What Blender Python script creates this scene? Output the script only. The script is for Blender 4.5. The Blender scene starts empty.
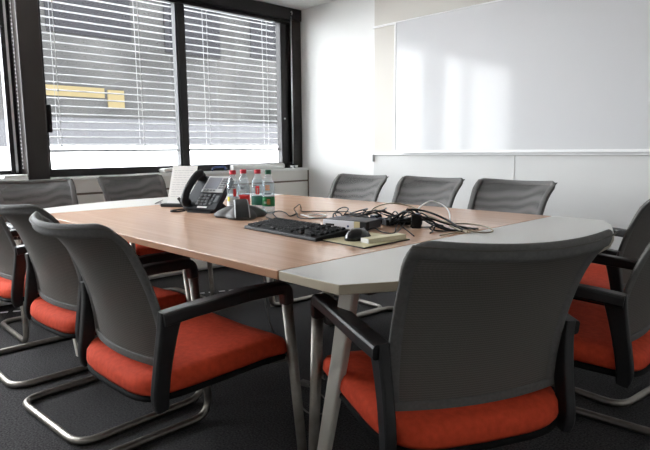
import bpy, bmesh, math, random
from mathutils import Vector, Matrix
random.seed(7)
R = math.radians
C = bpy.context.scene.collection
sc = bpy.context.scene

# ------------------------------------------------------------------ camera, sky, exposure
cd = bpy.data.cameras.new('camera')
cam = bpy.data.objects.new('camera', cd); C.objects.link(cam)
cd.sensor_width = 36.0
cd.lens = 36.0 * 562.6 / 650.0
cd.clip_start = 0.05
YAW, PITCH, ROLL = R(136.166), R(7.70), R(-0.526)
f_ = Vector((math.cos(PITCH)*math.cos(YAW), math.cos(PITCH)*math.sin(YAW), -math.sin(PITCH)))
r0 = Vector((math.sin(YAW), -math.cos(YAW), 0)); u0 = r0.cross(f_)
r_ = math.cos(ROLL)*r0 + math.sin(ROLL)*u0
u_ = -math.sin(ROLL)*r0 + math.cos(ROLL)*u0
m = Matrix((r_, u_, -f_)).transposed().to_4x4()
m.translation = Vector((0, 0, 1.04))
cam.matrix_world = m
sc.camera = cam

w = bpy.data.worlds.new('sky'); sc.world = w; w.use_nodes = True
bg = w.node_tree.nodes['Background']
bg.inputs['Color'].default_value = (0.93, 0.97, 1.0, 1)
bg.inputs['Strength'].default_value = 20.0
sc.view_settings.view_transform = 'Standard'
sc.view_settings.look = 'None'
sc.view_settings.exposure = 0.2
sc.view_settings.gamma = 1.0
sc.view_settings.use_curve_mapping = False
sc.cycles.max_bounces = 10
sc.cycles.diffuse_bounces = 5
sc.cycles.transparent_max_bounces = 24
sc.cycles.sample_clamp_indirect = 6.0


def portal(name, loc, sy, sz):
    l = bpy.data.lights.new(name, 'AREA'); l.shape = 'RECTANGLE'; l.size = sz; l.size_y = sy
    l.cycles.is_portal = True
    o = bpy.data.objects.new(name, l); C.objects.link(o)
    o.location = loc; o.rotation_euler = (0, R(-90), 0)


portal('daylight_opening', (-4.34, 0.05, 1.55), 2.3, 1.34)
portal('daylight_opening', (-4.34, 2.42, 1.55), 2.2, 1.34)

# ------------------------------------------------------------------ materials


def mat(name, col, rough=0.5, metal=0.0, spec=0.5, emit=None, es=1.0, trans=0.0):
    mt = bpy.data.materials.new(name); mt.use_nodes = True
    b = mt.node_tree.nodes['Principled BSDF']
    b.inputs['Base Color'].default_value = (*col, 1)
    b.inputs['Roughness'].default_value = rough
    b.inputs['Metallic'].default_value = metal
    b.inputs['Specular IOR Level'].default_value = spec
    if emit:
        b.inputs['Emission Color'].default_value = (*emit, 1)
        b.inputs['Emission Strength'].default_value = es
    return mt


def nodes(mt):
    return mt.node_tree.nodes, mt.node_tree.links, mt.node_tree.nodes['Principled BSDF']


def noisy(mt, c1, c2, scale=(20, 20, 20), detail=3, bump=0.0, bscale=None, dist=0.002):
    n, l, b = nodes(mt)
    tc = n.new('ShaderNodeTexCoord'); mp = n.new('ShaderNodeMapping')
    mp.inputs['Scale'].default_value = scale
    no = n.new('ShaderNodeTexNoise'); no.inputs['Scale'].default_value = 1.0; no.inputs['Detail'].default_value = detail
    rp = n.new('ShaderNodeValToRGB')
    rp.color_ramp.elements[0].position = 0.3; rp.color_ramp.elements[1].position = 0.7
    rp.color_ramp.elements[0].color = (*c1, 1); rp.color_ramp.elements[1].color = (*c2, 1)
    l.new(tc.outputs['Object'], mp.inputs['Vector']); l.new(mp.outputs['Vector'], no.inputs['Vector'])
    l.new(no.outputs['Fac'], rp.inputs['Fac']); l.new(rp.outputs['Color'], b.inputs['Base Color'])
    if bump:
        bn = n.new('ShaderNodeTexNoise'); bn.inputs['Scale'].default_value = bscale or 200
        bn.inputs['Detail'].default_value = 2
        bp = n.new('ShaderNodeBump'); bp.inputs['Strength'].default_value = bump; bp.inputs['Distance'].default_value = dist
        l.new(tc.outputs['Object'], bn.inputs['Vector']); l.new(bn.outputs['Fac'], bp.inputs['Height'])
        l.new(bp.outputs['Normal'], b.inputs['Normal'])
    return mt


def clear(name, tint=(1, 1, 1), white=0.0, rough=0.02, ior=1.5):
    """thin clear sheet: sees through, with a fresnel gloss"""
    mt = bpy.data.materials.new(name); mt.use_nodes = True
    n, l = mt.node_tree.nodes, mt.node_tree.links
    n.remove(n['Principled BSDF'])
    out = n['Material Output']
    tr = n.new('ShaderNodeBsdfTransparent'); tr.inputs['Color'].default_value = (*tint, 1)
    gl = n.new('ShaderNodeBsdfGlossy'); gl.inputs['Roughness'].default_value = rough
    lw = n.new('ShaderNodeLayerWeight'); lw.inputs['Blend'].default_value = 0.5
    pw = n.new('ShaderNodeMath'); pw.operation = 'POWER'; pw.inputs[1].default_value = 5
    fr = n.new('ShaderNodeMapRange'); f0 = ((ior-1)/(ior+1))**2; fr.inputs['To Min'].default_value = f0
    mx = n.new('ShaderNodeMixShader')
    l.new(lw.outputs['Facing'], pw.inputs[0]); l.new(pw.outputs[0], fr.inputs['Value'])
    l.new(fr.outputs['Result'], mx.inputs['Fac']); l.new(tr.outputs[0], mx.inputs[1]); l.new(gl.outputs[0], mx.inputs[2])
    last = mx
    if white:
        df = n.new('ShaderNodeBsdfDiffuse'); df.inputs['Color'].default_value = (0.85, 0.9, 0.95, 1)
        m2 = n.new('ShaderNodeMixShader'); m2.inputs['Fac'].default_value = white
        l.new(mx.outputs[0], m2.inputs[1]); l.new(df.outputs[0], m2.inputs[2]); last = m2
    l.new(last.outputs[0], out.inputs['Surface'])
    return mt


M = {}
M['wall'] = noisy(mat('white_wall_paint', (0.82, 0.82, 0.80), 0.8, spec=0.1), (0.80, 0.80, 0.785), (0.83, 0.83, 0.815), (1.5, 1.5, 1.5), 2)
M['wall_beige'] = mat('warm_wall_panel', (0.62, 0.595, 0.55), 0.8, spec=0.1)
M['wall_panel'] = mat('pale_grey_panel', (0.65, 0.65, 0.64), 0.7, spec=0.1)
M['wall_dim'] = mat('room_wall', (0.72, 0.71, 0.69), 0.7)
M['ceiling'] = mat('ceiling_paint', (0.90, 0.90, 0.89), 0.7)
M['trim'] = mat('white_rail', (0.86, 0.86, 0.86), 0.4)
M['board'] = mat('whiteboard_enamel', (0.61, 0.615, 0.625), 0.10, spec=0.20)
M['carpet'] = noisy(mat('carpet', (0.02, 0.02, 0.02), 0.95, spec=0.1), (0.014, 0.014, 0.015), (0.095, 0.092, 0.094), (140, 140, 140), 4, 0.9, 350, 0.004)
M['frame'] = noisy(mat('window_frame', (0.012, 0.011, 0.012), 0.45, spec=0.25), (0.010, 0.009, 0.010), (0.016, 0.014, 0.015), (6, 6, 2), 2)
M['column'] = noisy(mat('brown_column', (0.02, 0.015, 0.013), 0.35, spec=0.3), (0.012, 0.010, 0.010), (0.024, 0.018, 0.015), (3, 3, 1), 2)
M['sash'] = mat('sash_grey', (0.05, 0.052, 0.055), 0.5, spec=0.2)
M['rail_white'] = mat('rail_light', (0.75, 0.75, 0.76), 0.4)
M['chain'] = mat('white_bead', (0.88, 0.88, 0.90), 0.3)
M['silver'] = mat('brushed_silver', (0.62, 0.62, 0.63), 0.35, metal=0.9)
M['glass'] = clear('window_glass')
M['slat'] = mat('blind_slat', (0.26, 0.26, 0.26), 0.6, spec=0.2)
M['cordm'] = mat('blind_cord', (0.45, 0.45, 0.45), 0.6)
M['ledge'] = mat('ledge_cream', (0.80, 0.78, 0.73), 0.45)
M['ledge_top'] = mat('ledge_white', (0.86, 0.86, 0.84), 0.35)
M['groove'] = mat('groove_brown', (0.16, 0.12, 0.09), 0.6)
M['paving'] = noisy(mat('paving', (0.6, 0.6, 0.6), 0.9), (0.74, 0.74, 0.74), (0.82, 0.82, 0.82), (2, 2, 2), 3)
M['facade'] = noisy(mat('facade_cladding', (0.04, 0.04, 0.04), 1.0, spec=0.0), (0.012, 0.012, 0.012), (0.026, 0.0255, 0.025), (0.7, 0.9, 0.7), 2)
M['plinth'] = mat('facade_plinth', (0.034, 0.034, 0.036), 1.0, spec=0.0)
M['facade_win'] = mat('facade_window', (0.009, 0.009, 0.010), 1.0, spec=0.0)
M['lit'] = mat('lit_window', (0.01, 0.008, 0.004), 1.0, spec=0.0, emit=(1.0, 0.83, 0.47), es=0.66)
M['base_wall'] = mat('white_base_wall', (0.5, 0.5, 0.5), 1.0, spec=0.0)

# wood veneer: fine grain along x
M['wood'] = mat('beech_veneer', (0.5, 0.3, 0.2), 0.2)
n, l, b = nodes(M['wood'])
tc = n.new('ShaderNodeTexCoord'); mp = n.new('ShaderNodeMapping'); mp.inputs['Scale'].default_value = (1.6, 60, 60)
no = n.new('ShaderNodeTexNoise'); no.inputs['Scale'].default_value = 1.0; no.inputs['Detail'].default_value = 4; no.inputs['Distortion'].default_value = 0.4
rp = n.new('ShaderNodeValToRGB'); rp.color_ramp.elements[0].position = 0.3; rp.color_ramp.elements[1].position = 0.72
rp.color_ramp.elements[0].color = (0.52, 0.315, 0.210, 1); rp.color_ramp.elements[1].color = (0.65, 0.425, 0.300, 1)
l.new(tc.outputs['Object'], mp.inputs['Vector']); l.new(mp.outputs['Vector'], no.inputs['Vector'])
l.new(no.outputs['Fac'], rp.inputs['Fac']); l.new(rp.outputs['Color'], b.inputs['Base Color'])
M['wood_edge'] = mat('beech_edge', (0.42, 0.215, 0.115), 0.45)
M['grey_top'] = mat('grey_laminate', (0.57, 0.56, 0.53), 0.3)
M['grey_edge'] = mat('cream_edge', (0.45, 0.385, 0.285), 0.5)
M['table_white'] = mat('table_leg_white', (0.62, 0.59, 0.53), 0.4)
M['under'] = mat('table_underside', (0.04, 0.035, 0.03), 0.8)

M['red'] = noisy(mat('orange_red_cloth', (0.6, 0.06, 0.02), 0.85, spec=0.2), (0.50, 0.050, 0.019), (0.63, 0.068, 0.027), (60, 60, 60), 3, 0.35, 900, 0.001)
M['pan'] = mat('black_seat_pan', (0.010, 0.010, 0.010), 0.8, spec=0.1)
M['plastic'] = mat('black_plastic', (0.010, 0.010, 0.011), 0.42)
M['tube'] = noisy(mat('satin_steel_tube', (0.5, 0.48, 0.45), 0.42, metal=1.0), (0.27, 0.25, 0.225), (0.34, 0.315, 0.285), (30, 30, 30), 2)
M['border'] = noisy(mat('grey_back_border', (0.09, 0.09, 0.092), 0.75, spec=0.3), (0.105, 0.102, 0.099), (0.13, 0.127, 0.123), (120, 120, 120), 2)
# mesh weave of the chair backs; the ones in front of bright walls shimmer with moire bands
def weave(name, c1, c2, a0, a1, wavy):
    mt = bpy.data.materials.new(name); mt.use_nodes = True
    n, l, b = nodes(mt); b.inputs['Roughness'].default_value = 0.75; b.inputs['Specular IOR Level'].default_value = 0.25
    tc = n.new('ShaderNodeTexCoord')
    wv = n.new('ShaderNodeTexWave'); wv.wave_type = 'BANDS'; wv.bands_direction = 'Z'
    wv.inputs['Scale'].default_value = 6 if wavy else 55
    wv.inputs['Distortion'].default_value = 9 if wavy else 0.0; wv.inputs['Detail'].default_value = 0.5; wv.inputs['Detail Scale'].default_value = 0.7
    rp = n.new('ShaderNodeValToRGB')
    rp.color_ramp.elements[0].color = (*c1, 1); rp.color_ramp.elements[1].color = (*c2, 1)
    l.new(tc.outputs['Object'], wv.inputs['Vector']); l.new(wv.outputs['Fac'], rp.inputs['Fac']); l.new(rp.outputs['Color'], b.inputs['Base Color'])
    vo = n.new('ShaderNodeTexChecker'); vo.inputs['Scale'].default_value = 420
    l.new(tc.outputs['Object'], vo.inputs['Vector'])
    mr = n.new('ShaderNodeMapRange'); mr.inputs['To Min'].default_value = a0; mr.inputs['To Max'].default_value = a1
    l.new(vo.outputs['Fac'], mr.inputs['Value']); l.new(mr.outputs['Result'], b.inputs['Alpha'])
    return mt
M['weave'] = weave('grey_mesh_weave', (0.105, 0.097, 0.088), (0.150, 0.140, 0.128), 0.80, 0.97, False)
M['weave_far'] = weave('grey_mesh_weave_moire', (0.085, 0.083, 0.081), (0.15, 0.146, 0.142), 0.74, 0.94, True)

M['black'] = mat('black_matt', (0.008, 0.008, 0.009), 0.55, spec=0.25)
M['black_gloss'] = mat('black_gloss', (0.010, 0.010, 0.012), 0.22)
M['phone_blue'] = mat('dark_blue_grey_plastic', (0.013, 0.016, 0.021), 0.5, spec=0.3)
M['phone_silver'] = mat('phone_silver', (0.42, 0.43, 0.44), 0.35, metal=0.3)
M['screen'] = mat('grey_screen', (0.22, 0.23, 0.27), 0.15)
M['key'] = mat('key_black', (0.006, 0.006, 0.007), 0.65, spec=0.1)
M['key_grey'] = mat('key_grey', (0.12, 0.13, 0.14), 0.5)
M['paper'] = noisy(mat('white_paper', (0.8, 0.8, 0.78), 0.8), (0.78, 0.78, 0.76), (0.82, 0.82, 0.80), (8, 8, 8), 2)
M['ink'] = mat('grey_ink', (0.5, 0.5, 0.52), 0.8)
M['cap_red'] = mat('cap_red', (0.50, 0.012, 0.03), 0.4)
M['cap_green'] = mat('cap_green', (0.01, 0.10, 0.05), 0.4)
M['label_red'] = mat('label_red', (0.80, 0.03, 0.03), 0.4)
M['label_green'] = mat('label_green', (0.010, 0.20, 0.06), 0.4)
M['label_teal'] = mat('label_teal', (0.06, 0.22, 0.17), 0.4)
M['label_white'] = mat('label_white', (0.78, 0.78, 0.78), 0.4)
M['label_orange'] = mat('label_orange', (0.75, 0.30, 0.12), 0.4)
M['label_yellow'] = mat('label_yellow', (0.72, 0.62, 0.06), 0.4)
M['label_dark'] = mat('label_dark', (0.10, 0.11, 0.14), 0.4)
M['pet'] = clear('clear_bottle_plastic', (0.93, 0.96, 0.98), white=0.14, rough=0.05, ior=1.45)
M['water'] = clear('bottle_water', (0.94, 0.97, 0.98), white=0.05, rough=0.02, ior=1.15)
M['spk_grey'] = mat('speakerphone_grey', (0.040, 0.039, 0.037), 0.55, spec=0.3)
M['spk_dark'] = mat('speakerphone_dark', (0.045, 0.043, 0.045), 0.4)
M['lcd'] = mat('lcd_green_grey', (0.20, 0.22, 0.14), 0.25)
M['dock_silver'] = mat('dock_silver', (0.72, 0.74, 0.80), 0.4)
M['dock_dark'] = mat('dock_dark', (0.05, 0.05, 0.055), 0.55)
M['dock_tan'] = mat('dock_tan', (0.50, 0.43, 0.24), 0.5)
M['vga'] = mat('plug_blue', (0.012, 0.022, 0.06), 0.45)
M['pad'] = mat('beige_pad', (0.50, 0.45, 0.28), 0.65)
M['note'] = mat('pale_yellow_paper', (0.78, 0.73, 0.53), 0.8)
M['cable_beige'] = mat('cable_beige', (0.30, 0.25, 0.17), 0.5)
M['cable_white'] = mat('cable_white', (0.72, 0.72, 0.72), 0.4)
M['cable_grey'] = mat('cable_grey', (0.14, 0.13, 0.12), 0.5)
M['blue'] = mat('blue_plastic', (0.012, 0.035, 0.16), 0.4)
M['olive'] = mat('olive_yellow', (0.30, 0.25, 0.05), 0.6)

# ------------------------------------------------------------------ mesh helpers


def link(name, bm, mt, parent=None, smooth=False, bevel=0.0, seg=2, sub=0):
    me = bpy.data.meshes.new(name)
    bmesh.ops.recalc_face_normals(bm, faces=bm.faces[:])
    bm.to_mesh(me); bm.free()
    for x in (mt if isinstance(mt, (list, tuple)) else [mt]):
        me.materials.append(x)
    if smooth:
        for p in me.polygons: p.use_smooth = True
    o = bpy.data.objects.new(name, me); C.objects.link(o)
    if parent: o.parent = parent
    if bevel:
        md = o.modifiers.new('bevel', 'BEVEL'); md.width = bevel; md.segments = seg; md.limit_method = 'ANGLE'; md.angle_limit = R(40)
    if sub:
        md = o.modifiers.new('sub', 'SUBSURF'); md.levels = sub; md.render_levels = sub
    return o


def tag(o, label=None, cat=None, group=None, kind=None):
    if label: o['label'] = label
    if cat: o['category'] = cat
    if group: o['group'] = group
    if kind: o['kind'] = kind
    return o


def empty(name, loc=(0, 0, 0), rz=0.0):
    o = bpy.data.objects.new(name, None); C.objects.link(o)
    o.empty_display_size = 0.1
    o.location = loc; o.rotation_euler = (0, 0, rz)
    return o


def copy_tree(o, parent=None):
    c = o.copy(); C.objects.link(c); c.parent = parent
    for ch in list(o.children): copy_tree(ch, c)
    return c


def bx(bm, x0, x1, y0, y1, z0, z1, mi=0, mtx=None):
    vs = [bm.verts.new((x, y, z)) for z in (z0, z1) for y in (y0, y1) for x in (x0, x1)]
    if mtx is not None:
        for v in vs: v.co = mtx @ v.co
    for q in ((0, 2, 3, 1), (4, 5, 7, 6), (0, 1, 5, 4), (2, 6, 7, 3), (0, 4, 6, 2), (1, 3, 7, 5)):
        fc = bm.faces.new([vs[i] for i in q]); fc.material_index = mi
    return vs


def box(name, d, mt, parent=None, bevel=0.0, seg=2, mtx=None):
    bm = bmesh.new(); bx(bm, *d, mtx=mtx)
    return link(name, bm, mt, parent, bevel=bevel, seg=seg)


def prism(bm, poly, z0, z1, mi_top=0, mi_side=0, mtx=None):
    a = [bm.verts.new((x, y, z0)) for x, y in poly]; t = [bm.verts.new((x, y, z1)) for x, y in poly]
    if mtx is not None:
        for v in a + t: v.co = mtx @ v.co
    bm.faces.new(a[::-1]).material_index = mi_side
    bm.faces.new(t).material_index = mi_top
    k = len(poly)
    for i in range(k):
        bm.faces.new((a[i], a[(i+1) % k], t[(i+1) % k], t[i])).material_index = mi_side


def fillet(pts, rad, n=6):
    """round the corners of a polyline; rad is a number or one per point"""
    pts = [Vector(p) for p in pts]; out = [pts[0]]
    for i in range(1, len(pts)-1):
        r = rad[i] if isinstance(rad, (list, tuple)) else rad
        a, b, c = pts[i-1], pts[i], pts[i+1]
        d1, d2 = (a-b).normalized(), (c-b).normalized()
        ang = d1.angle(d2)
        if r <= 0 or ang > 3.1: out.append(b); continue
        t = min(r/math.tan(ang/2), (a-b).length*.49, (c-b).length*.49)
        p0, p1 = b+d1*t, b+d2*t
        for k in range(n+1):
            s = k/n
            out.append((p0*(1-s)+b*s)*(1-s)+(b*(1-s)+p1*s)*s)
    out.append(pts[-1]); return out


def smoothpts(pts, n=6):
    """Catmull-Rom through points"""
    P = [Vector(p) for p in pts]; P = [2*P[0]-P[1]] + P + [2*P[-1]-P[-2]]; out = []
    for i in range(1, len(P)-2):
        a, b, c, d = P[i-1:i+3]
        for k in range(n):
            t = k/n
            out.append(.5*((2*b)+(c-a)*t+(2*a-5*b+4*c-d)*t*t+(3*b-a-3*c+d)*t**3))
    out.append(P[-2]); return out


def tube(bm, pts, r, n=10, sx=1.0, up=None, mi=0, closed=False):
    """sweep an ellipse (r*sx by r) along pts; r number or list"""
    pts = [Vector(p) for p in pts]; k = len(pts); rings = []
    T = []
    for i in range(k):
        if closed: a, b = pts[i-1], pts[(i+1) % k]
        else: a, b = pts[max(i-1, 0)], pts[min(i+1, k-1)]
        d = b-a
        T.append(d.normalized() if d.length > 1e-9 else Vector((0, 0, 1)))
    N = None
    for i in range(k):
        if up is not None:
            N = Vector(up) - T[i]*Vector(up).dot(T[i])
            N = N.normalized() if N.length > 1e-6 else T[i].orthogonal().normalized()
        elif N is None: N = T[i].orthogonal().normalized()
        else:
            N = N-T[i]*N.dot(T[i]); N = N.normalized() if N.length > 1e-6 else T[i].orthogonal().normalized()
        B = T[i].cross(N)
        ri = r[i] if isinstance(r, (list, tuple)) else r
        rings.append([bm.verts.new(pts[i]+(N*math.cos(2*math.pi*j/n)+B*math.sin(2*math.pi*j/n)*sx)*ri) for j in range(n)])
    rng = range(k) if closed else range(k-1)
    for i in rng:
        A, Bq = rings[i], rings[(i+1) % k]
        for j in range(n):
            bm.faces.new((A[j], A[(j+1) % n], Bq[(j+1) % n], Bq[j])).material_index = mi
    if not closed:
        bm.faces.new(rings[0][::-1]).material_index = mi; bm.faces.new(rings[-1]).material_index = mi


def lathe(bm, prof, n=24, c=(0, 0, 0), mi=0, cap=True):
    rings = [[bm.verts.new((c[0]+r*math.cos(2*math.pi*j/n), c[1]+r*math.sin(2*math.pi*j/n), c[2]+z)) for j in range(n)] for r, z in prof]
    for A, B in zip(rings, rings[1:]):
        for j in range(n): bm.faces.new((A[j], A[(j+1) % n], B[(j+1) % n], B[j])).material_index = mi
    if cap:
        bm.faces.new(rings[0][::-1]).material_index = mi; bm.faces.new(rings[-1]).material_index = mi


def rbar(bm, pts, w_, h_, side=(1, 0, 0), mi=0):
    """sweep a rounded rectangle; pts list of Vector, w_ along `side`, h_ across; lists or numbers"""
    pts = [Vector(p) for p in pts]; k = len(pts); rings = []
    for i in range(k):
        T = (pts[min(i+1, k-1)]-pts[max(i-1, 0)]).normalized()
        S = Vector(side); S = (S-T*S.dot(T)).normalized(); U = T.cross(S)
        a = (w_[i] if isinstance(w_, (list, tuple)) else w_)/2; b_ = (h_[i] if isinstance(h_, (list, tuple)) else h_)/2
        c = min(a, b_)*.45; ring = []
        for sx_, sy_ in ((1, 1), (-1, 1), (-1, -1), (1, -1)):
            q = [(a*sx_, (b_-c)*sy_), ((a-c*.3)*sx_, (b_-c*.3)*sy_), ((a-c)*sx_, b_*sy_)]
            if sx_*sy_ < 0: q = q[::-1]
            ring += q
        rings.append([bm.verts.new(pts[i]+S*x+U*y) for x, y in ring])
    n_ = 12
    for A, B in zip(rings, rings[1:]):
        for j in range(n_): bm.faces.new((A[j], A[(j+1) % n_], B[(j+1) % n_], B[j])).material_index = mi
    bm.faces.new(rings[0][::-1]).material_index = mi; bm.faces.new(rings[-1]).material_index = mi


def struct(name, d, mt, parent=None, bevel=0.0):
    o = box(name, d, mt, parent, bevel)
    if parent is None: o['kind'] = 'structure'
    return o


# ------------------------------------------------------------------ the setting
XW, YW, ZC = -4.20, 3.71, 2.35
X1, Y0 = 1.60, -1.30
struct('floor', (-4.40, X1+.1, Y0-.1, YW+.1, -.08, 0), M['carpet'])
struct('ceiling', (-4.40, X1+.1, Y0-.1, YW+.1, ZC, ZC+.1), M['ceiling'])
struct('wall_back', (-4.40, X1+.1, YW, YW+.1, 0, ZC), M['wall'])
struct('wall_right', (X1, X1+.1, Y0, YW, 0, ZC), M['wall_dim'])
struct('wall_front', (-4.40, X1, Y0-.1, Y0, 0, ZC), M['wall_dim'])
# the window wall: parapet under the windows, lintel above
bm = bmesh.new()
bx(bm, -4.36, XW-.02, Y0, YW, 0, .86); bx(bm, -4.36, XW-.02, Y0, YW, 2.29, ZC); bx(bm, -4.36, XW-.02, Y0, -1.05, .86, 2.29)
tag(link('wall_left', bm, M['wall']), kind='structure')

# window 1: the right bay with two panes
wn = empty('window_1', (XW, 2.46, .86)); wn['kind'] = 'structure'
def wbx(bm, y0, y1, z0, z1, x0=-.07, x1=.0):
    bx(bm, x0, x1, y0-2.46, y1-2.46, z0-.86, z1-.86)
bm = bmesh.new()
wbx(bm, 1.35, 3.70, .862, .915); wbx(bm, 1.35, 3.70, 2.215, 2.30)           # bottom, top rails
wbx(bm, 1.33, 1.372, .862, 2.30); wbx(bm, 3.475, 3.545, .862, 2.30); wbx(bm, 3.545, 3.60, .862, 2.30, -.07, -.03)
wbx(bm, 1.34, 3.70, 2.24, 2.345, -.05, .05)                                 # black box over the head
wbx(bm, 1.34, 3.70, 2.205, 2.222, -.02, .018)
link('window_frame', bm, M['frame'], wn, bevel=.004)
bm = bmesh.new(); wbx(bm, 2.403, 2.468, .91, 2.22, -.06, .015)
link('mullion', bm, M['frame'], wn, bevel=.004)
bm = bmesh.new(); wbx(bm, 2.385, 2.406, .915, 2.215, -.05, .004)
link('sash_edge', bm, M['sash'], wn)
bm = bmesh.new(); wbx(bm, 3.60, 3.705, .862, 2.345, -.06, .03)
link('side_post', bm, M['column'], wn, bevel=.004)
for y0, y1 in ((1.36, 2.41), (2.46, 3.48)):
    bm = bmesh.new(); wbx(bm, y0, y1, .91, 2.22, -.044, -.036)
    link('glass_pane', bm, M['glass'], wn)
bm = bmesh.new(); wbx(bm, 1.365, 1.388, 1.17, 1.36, .0, .03); wbx(bm, 1.372, 1.384, 1.22, 1.30, .02, .045)
link('window_handle', bm, M['black'], wn, bevel=.004)
bm = bmesh.new(); lathe(bm, [(.008, 0), (.008, .01)], 12)
ho = link('keyhole', bm, M['silver'], wn); ho.location = (.0, 3.51-2.46, 1.33-.86); ho.rotation_euler = (0, R(90), 0)

# window 2: the left bay, its right jamb in view
wn2 = empty('window_2', (XW, .07, .86)); wn2['kind'] = 'structure'
def w2(bm, y0, y1, z0, z1, x0=-.07, x1=.0):
    bx(bm, x0, x1, y0-.07, y1-.07, z0-.86, z1-.86)
bm = bmesh.new()
w2(bm, -1.05, 1.21, .862, .915); w2(bm, -1.05, 1.21, 2.215, 2.345); w2(bm, -1.05, -1.0, .862, 2.3)
w2(bm, 1.112, 1.14, .90, 2.3, -.05, .012); w2(bm, 1.158, 1.19, .90, 2.3, -.07, -.01)
link('window_frame', bm, M['frame'], wn2, bevel=.003)
bm = bmesh.new(); w2(bm, .39, .455, .91, 2.22, -.06, .015)
link('mullion', bm, M['frame'], wn2, bevel=.004)
bm = bmesh.new(); w2(bm, 1.140, 1.158, .90, 2.3, -.05, .0)
link('side_rail', bm, M['rail_white'], wn2)
for y0, y1 in ((-1.0, .40), (.445, 1.115)):
    bm = bmesh.new(); w2(bm, y0, y1, .91, 2.22, -.044, -.036)
    link('glass_pane', bm, M['glass'], wn2)

# dark post between the bays
struct('trim_1', (XW-.10, -4.07, 1.180, 1.318, .80, ZC), M['column'], bevel=.006)
# wall cladding by the whiteboard
struct('trim_2', (-3.245, -3.235, YW-.006, YW+.01, .99, ZC), M['trim'])          # joint strip
struct('trim_3', (-3.235, X1, YW-.008, YW+.01, .985, ZC), M['wall_beige'])       # warm panel behind the board
bm = bmesh.new(); bx(bm, -3.235, X1, YW-.014, YW+.01, 0, .985); bx(bm, -1.938, -1.930, YW-.017, YW, 0, .985)
tag(link('trim_4', bm, M['wall_panel']), kind='structure')                       # lower panel with a joint
bm = bmesh.new(); bx(bm, -3.245, X1, YW-.035, YW, .985, 1.003); bx(bm, -3.250, -3.230, YW-.035, YW, .93, 1.003)
tag(link('trim_5', bm, M['trim'], bevel=.003), kind='structure')                 # ledge rail
tag(box('trim_6', (-3.245, X1, YW-.02, YW, 2.035, 2.052), M['trim'], bevel=.002), kind='structure')

# ------------------------------------------------------------------ outside
o = box('ground', (-40, -4.45, -30, 40, -.6, -.5), M['paving']); o['kind'] = 'structure'
bd = empty('building', (-9.0, 7.5, -.5)); bd.location = (-9.0, 7.5, -.5)
bm = bmesh.new(); bx(bm, -3, 0, -4.9, 5, 2.05, 4.7)
link('facade', bm, M['facade'], bd)
bm = bmesh.new(); bx(bm, -3, .02, -4.9, 5, 1.62, 2.05)
link('plinth', bm, M['plinth'], bd)
bm = bmesh.new(); bx(bm, -3, .03, -4.9, 5, 0, 1.62)
link('base_wall', bm, M['base_wall'], bd)
for (y0, y1, z0, z1) in ((-4.5, -3.2, 3.3, 4.2), (-2.6, -1.5, 3.2, 4.0), (-.8, .2, 3.3, 4.1), (1.4, 2.6, 3.2, 4.1)):
    link('window', (lambda q: (bx(q, -.1, .03, y0, y1, z0, z1), q)[1])(bmesh.new()), M['facade_win'], bd)
bm = bmesh.new(); bx(bm, 0, .04, -4.85, -3.70, 2.37, 2.52); bx(bm, 0, .04, -3.64, -3.38, 2.22, 2.50)
link('lit_window', bm, M['lit'], bd)
tag(bd, 'dark grey building facade with a warm lit strip seen through the blinds', 'building')

# ------------------------------------------------------------------ exterior blinds
def blind(y0, y1, cords, label):
    t = empty('venetian_blind', (-4.30, (y0+y1)/2, 1.04))
    yc = (y0+y1)/2
    bm = bmesh.new(); z = 1.085
    while z < 2.22:
        n_ = 6; W = .066; tilt = R(-9)
        rows = []
        for k in range(n_+1):
            s = k/n_-.5
            cx = s*W; cz = .007*(1-4*s*s)
            px, pz = cx*math.cos(tilt)-cz*math.sin(tilt), cx*math.sin(tilt)+cz*math.cos(tilt)
            rows.append([bm.verts.new((px, yy-yc, z-1.04+pz+dz)) for yy in (y0, y1) for dz in (0, -.0016)])
        for A, B in zip(rows, rows[1:]):
            bm.faces.new((A[0], B[0], B[2], A[2])); bm.faces.new((A[1], A[3], B[3], B[1]))
            bm.faces.new((A[0], A[1], B[1], B[0])); bm.faces.new((A[2], B[2], B[3], A[3]))
        for A in (rows[0], rows[-1]): bm.faces.new((A[0], A[2], A[3], A[1]))
        z += .0555
    link('slats', bm, M['slat'], t)
    bm = bmesh.new(); bx(bm, -.034, .034, y0-yc, y1-yc, -.006, .012)
    link('bottom_rail', bm, M['slat'], t, bevel=.004)
    for c in cords:
        bm = bmesh.new(); z = 1.085
        bx(bm, .0335, .035, c-yc-.0012, c-yc+.0012, 0, 1.2); bx(bm, -.035, -.0335, c-yc-.0012, c-yc+.0012, 0, 1.2)
        while z < 2.22:
            bx(bm, .030, .038, c-yc-.007, c-yc+.007, z-1.04-.011, z-1.04+.003); z += .0555
        link('ladder_cord', bm, M['cordm'], t)
    bm = bmesh.new(); bx(bm, -.04, .04, y0-yc, y1-yc, 1.19, 1.25); link('head_rail', bm, M['slat'], t)
    tag(t, label, 'blind', 'exterior venetian blinds')
blind(1.37, 2.425, (1.473, 2.105), 'venetian blind outside the wider left pane, in front of the lit strip')
blind(2.445, 3.492, (2.724, 3.365), 'venetian blind outside the right pane, nearest the white wall corner')

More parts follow.
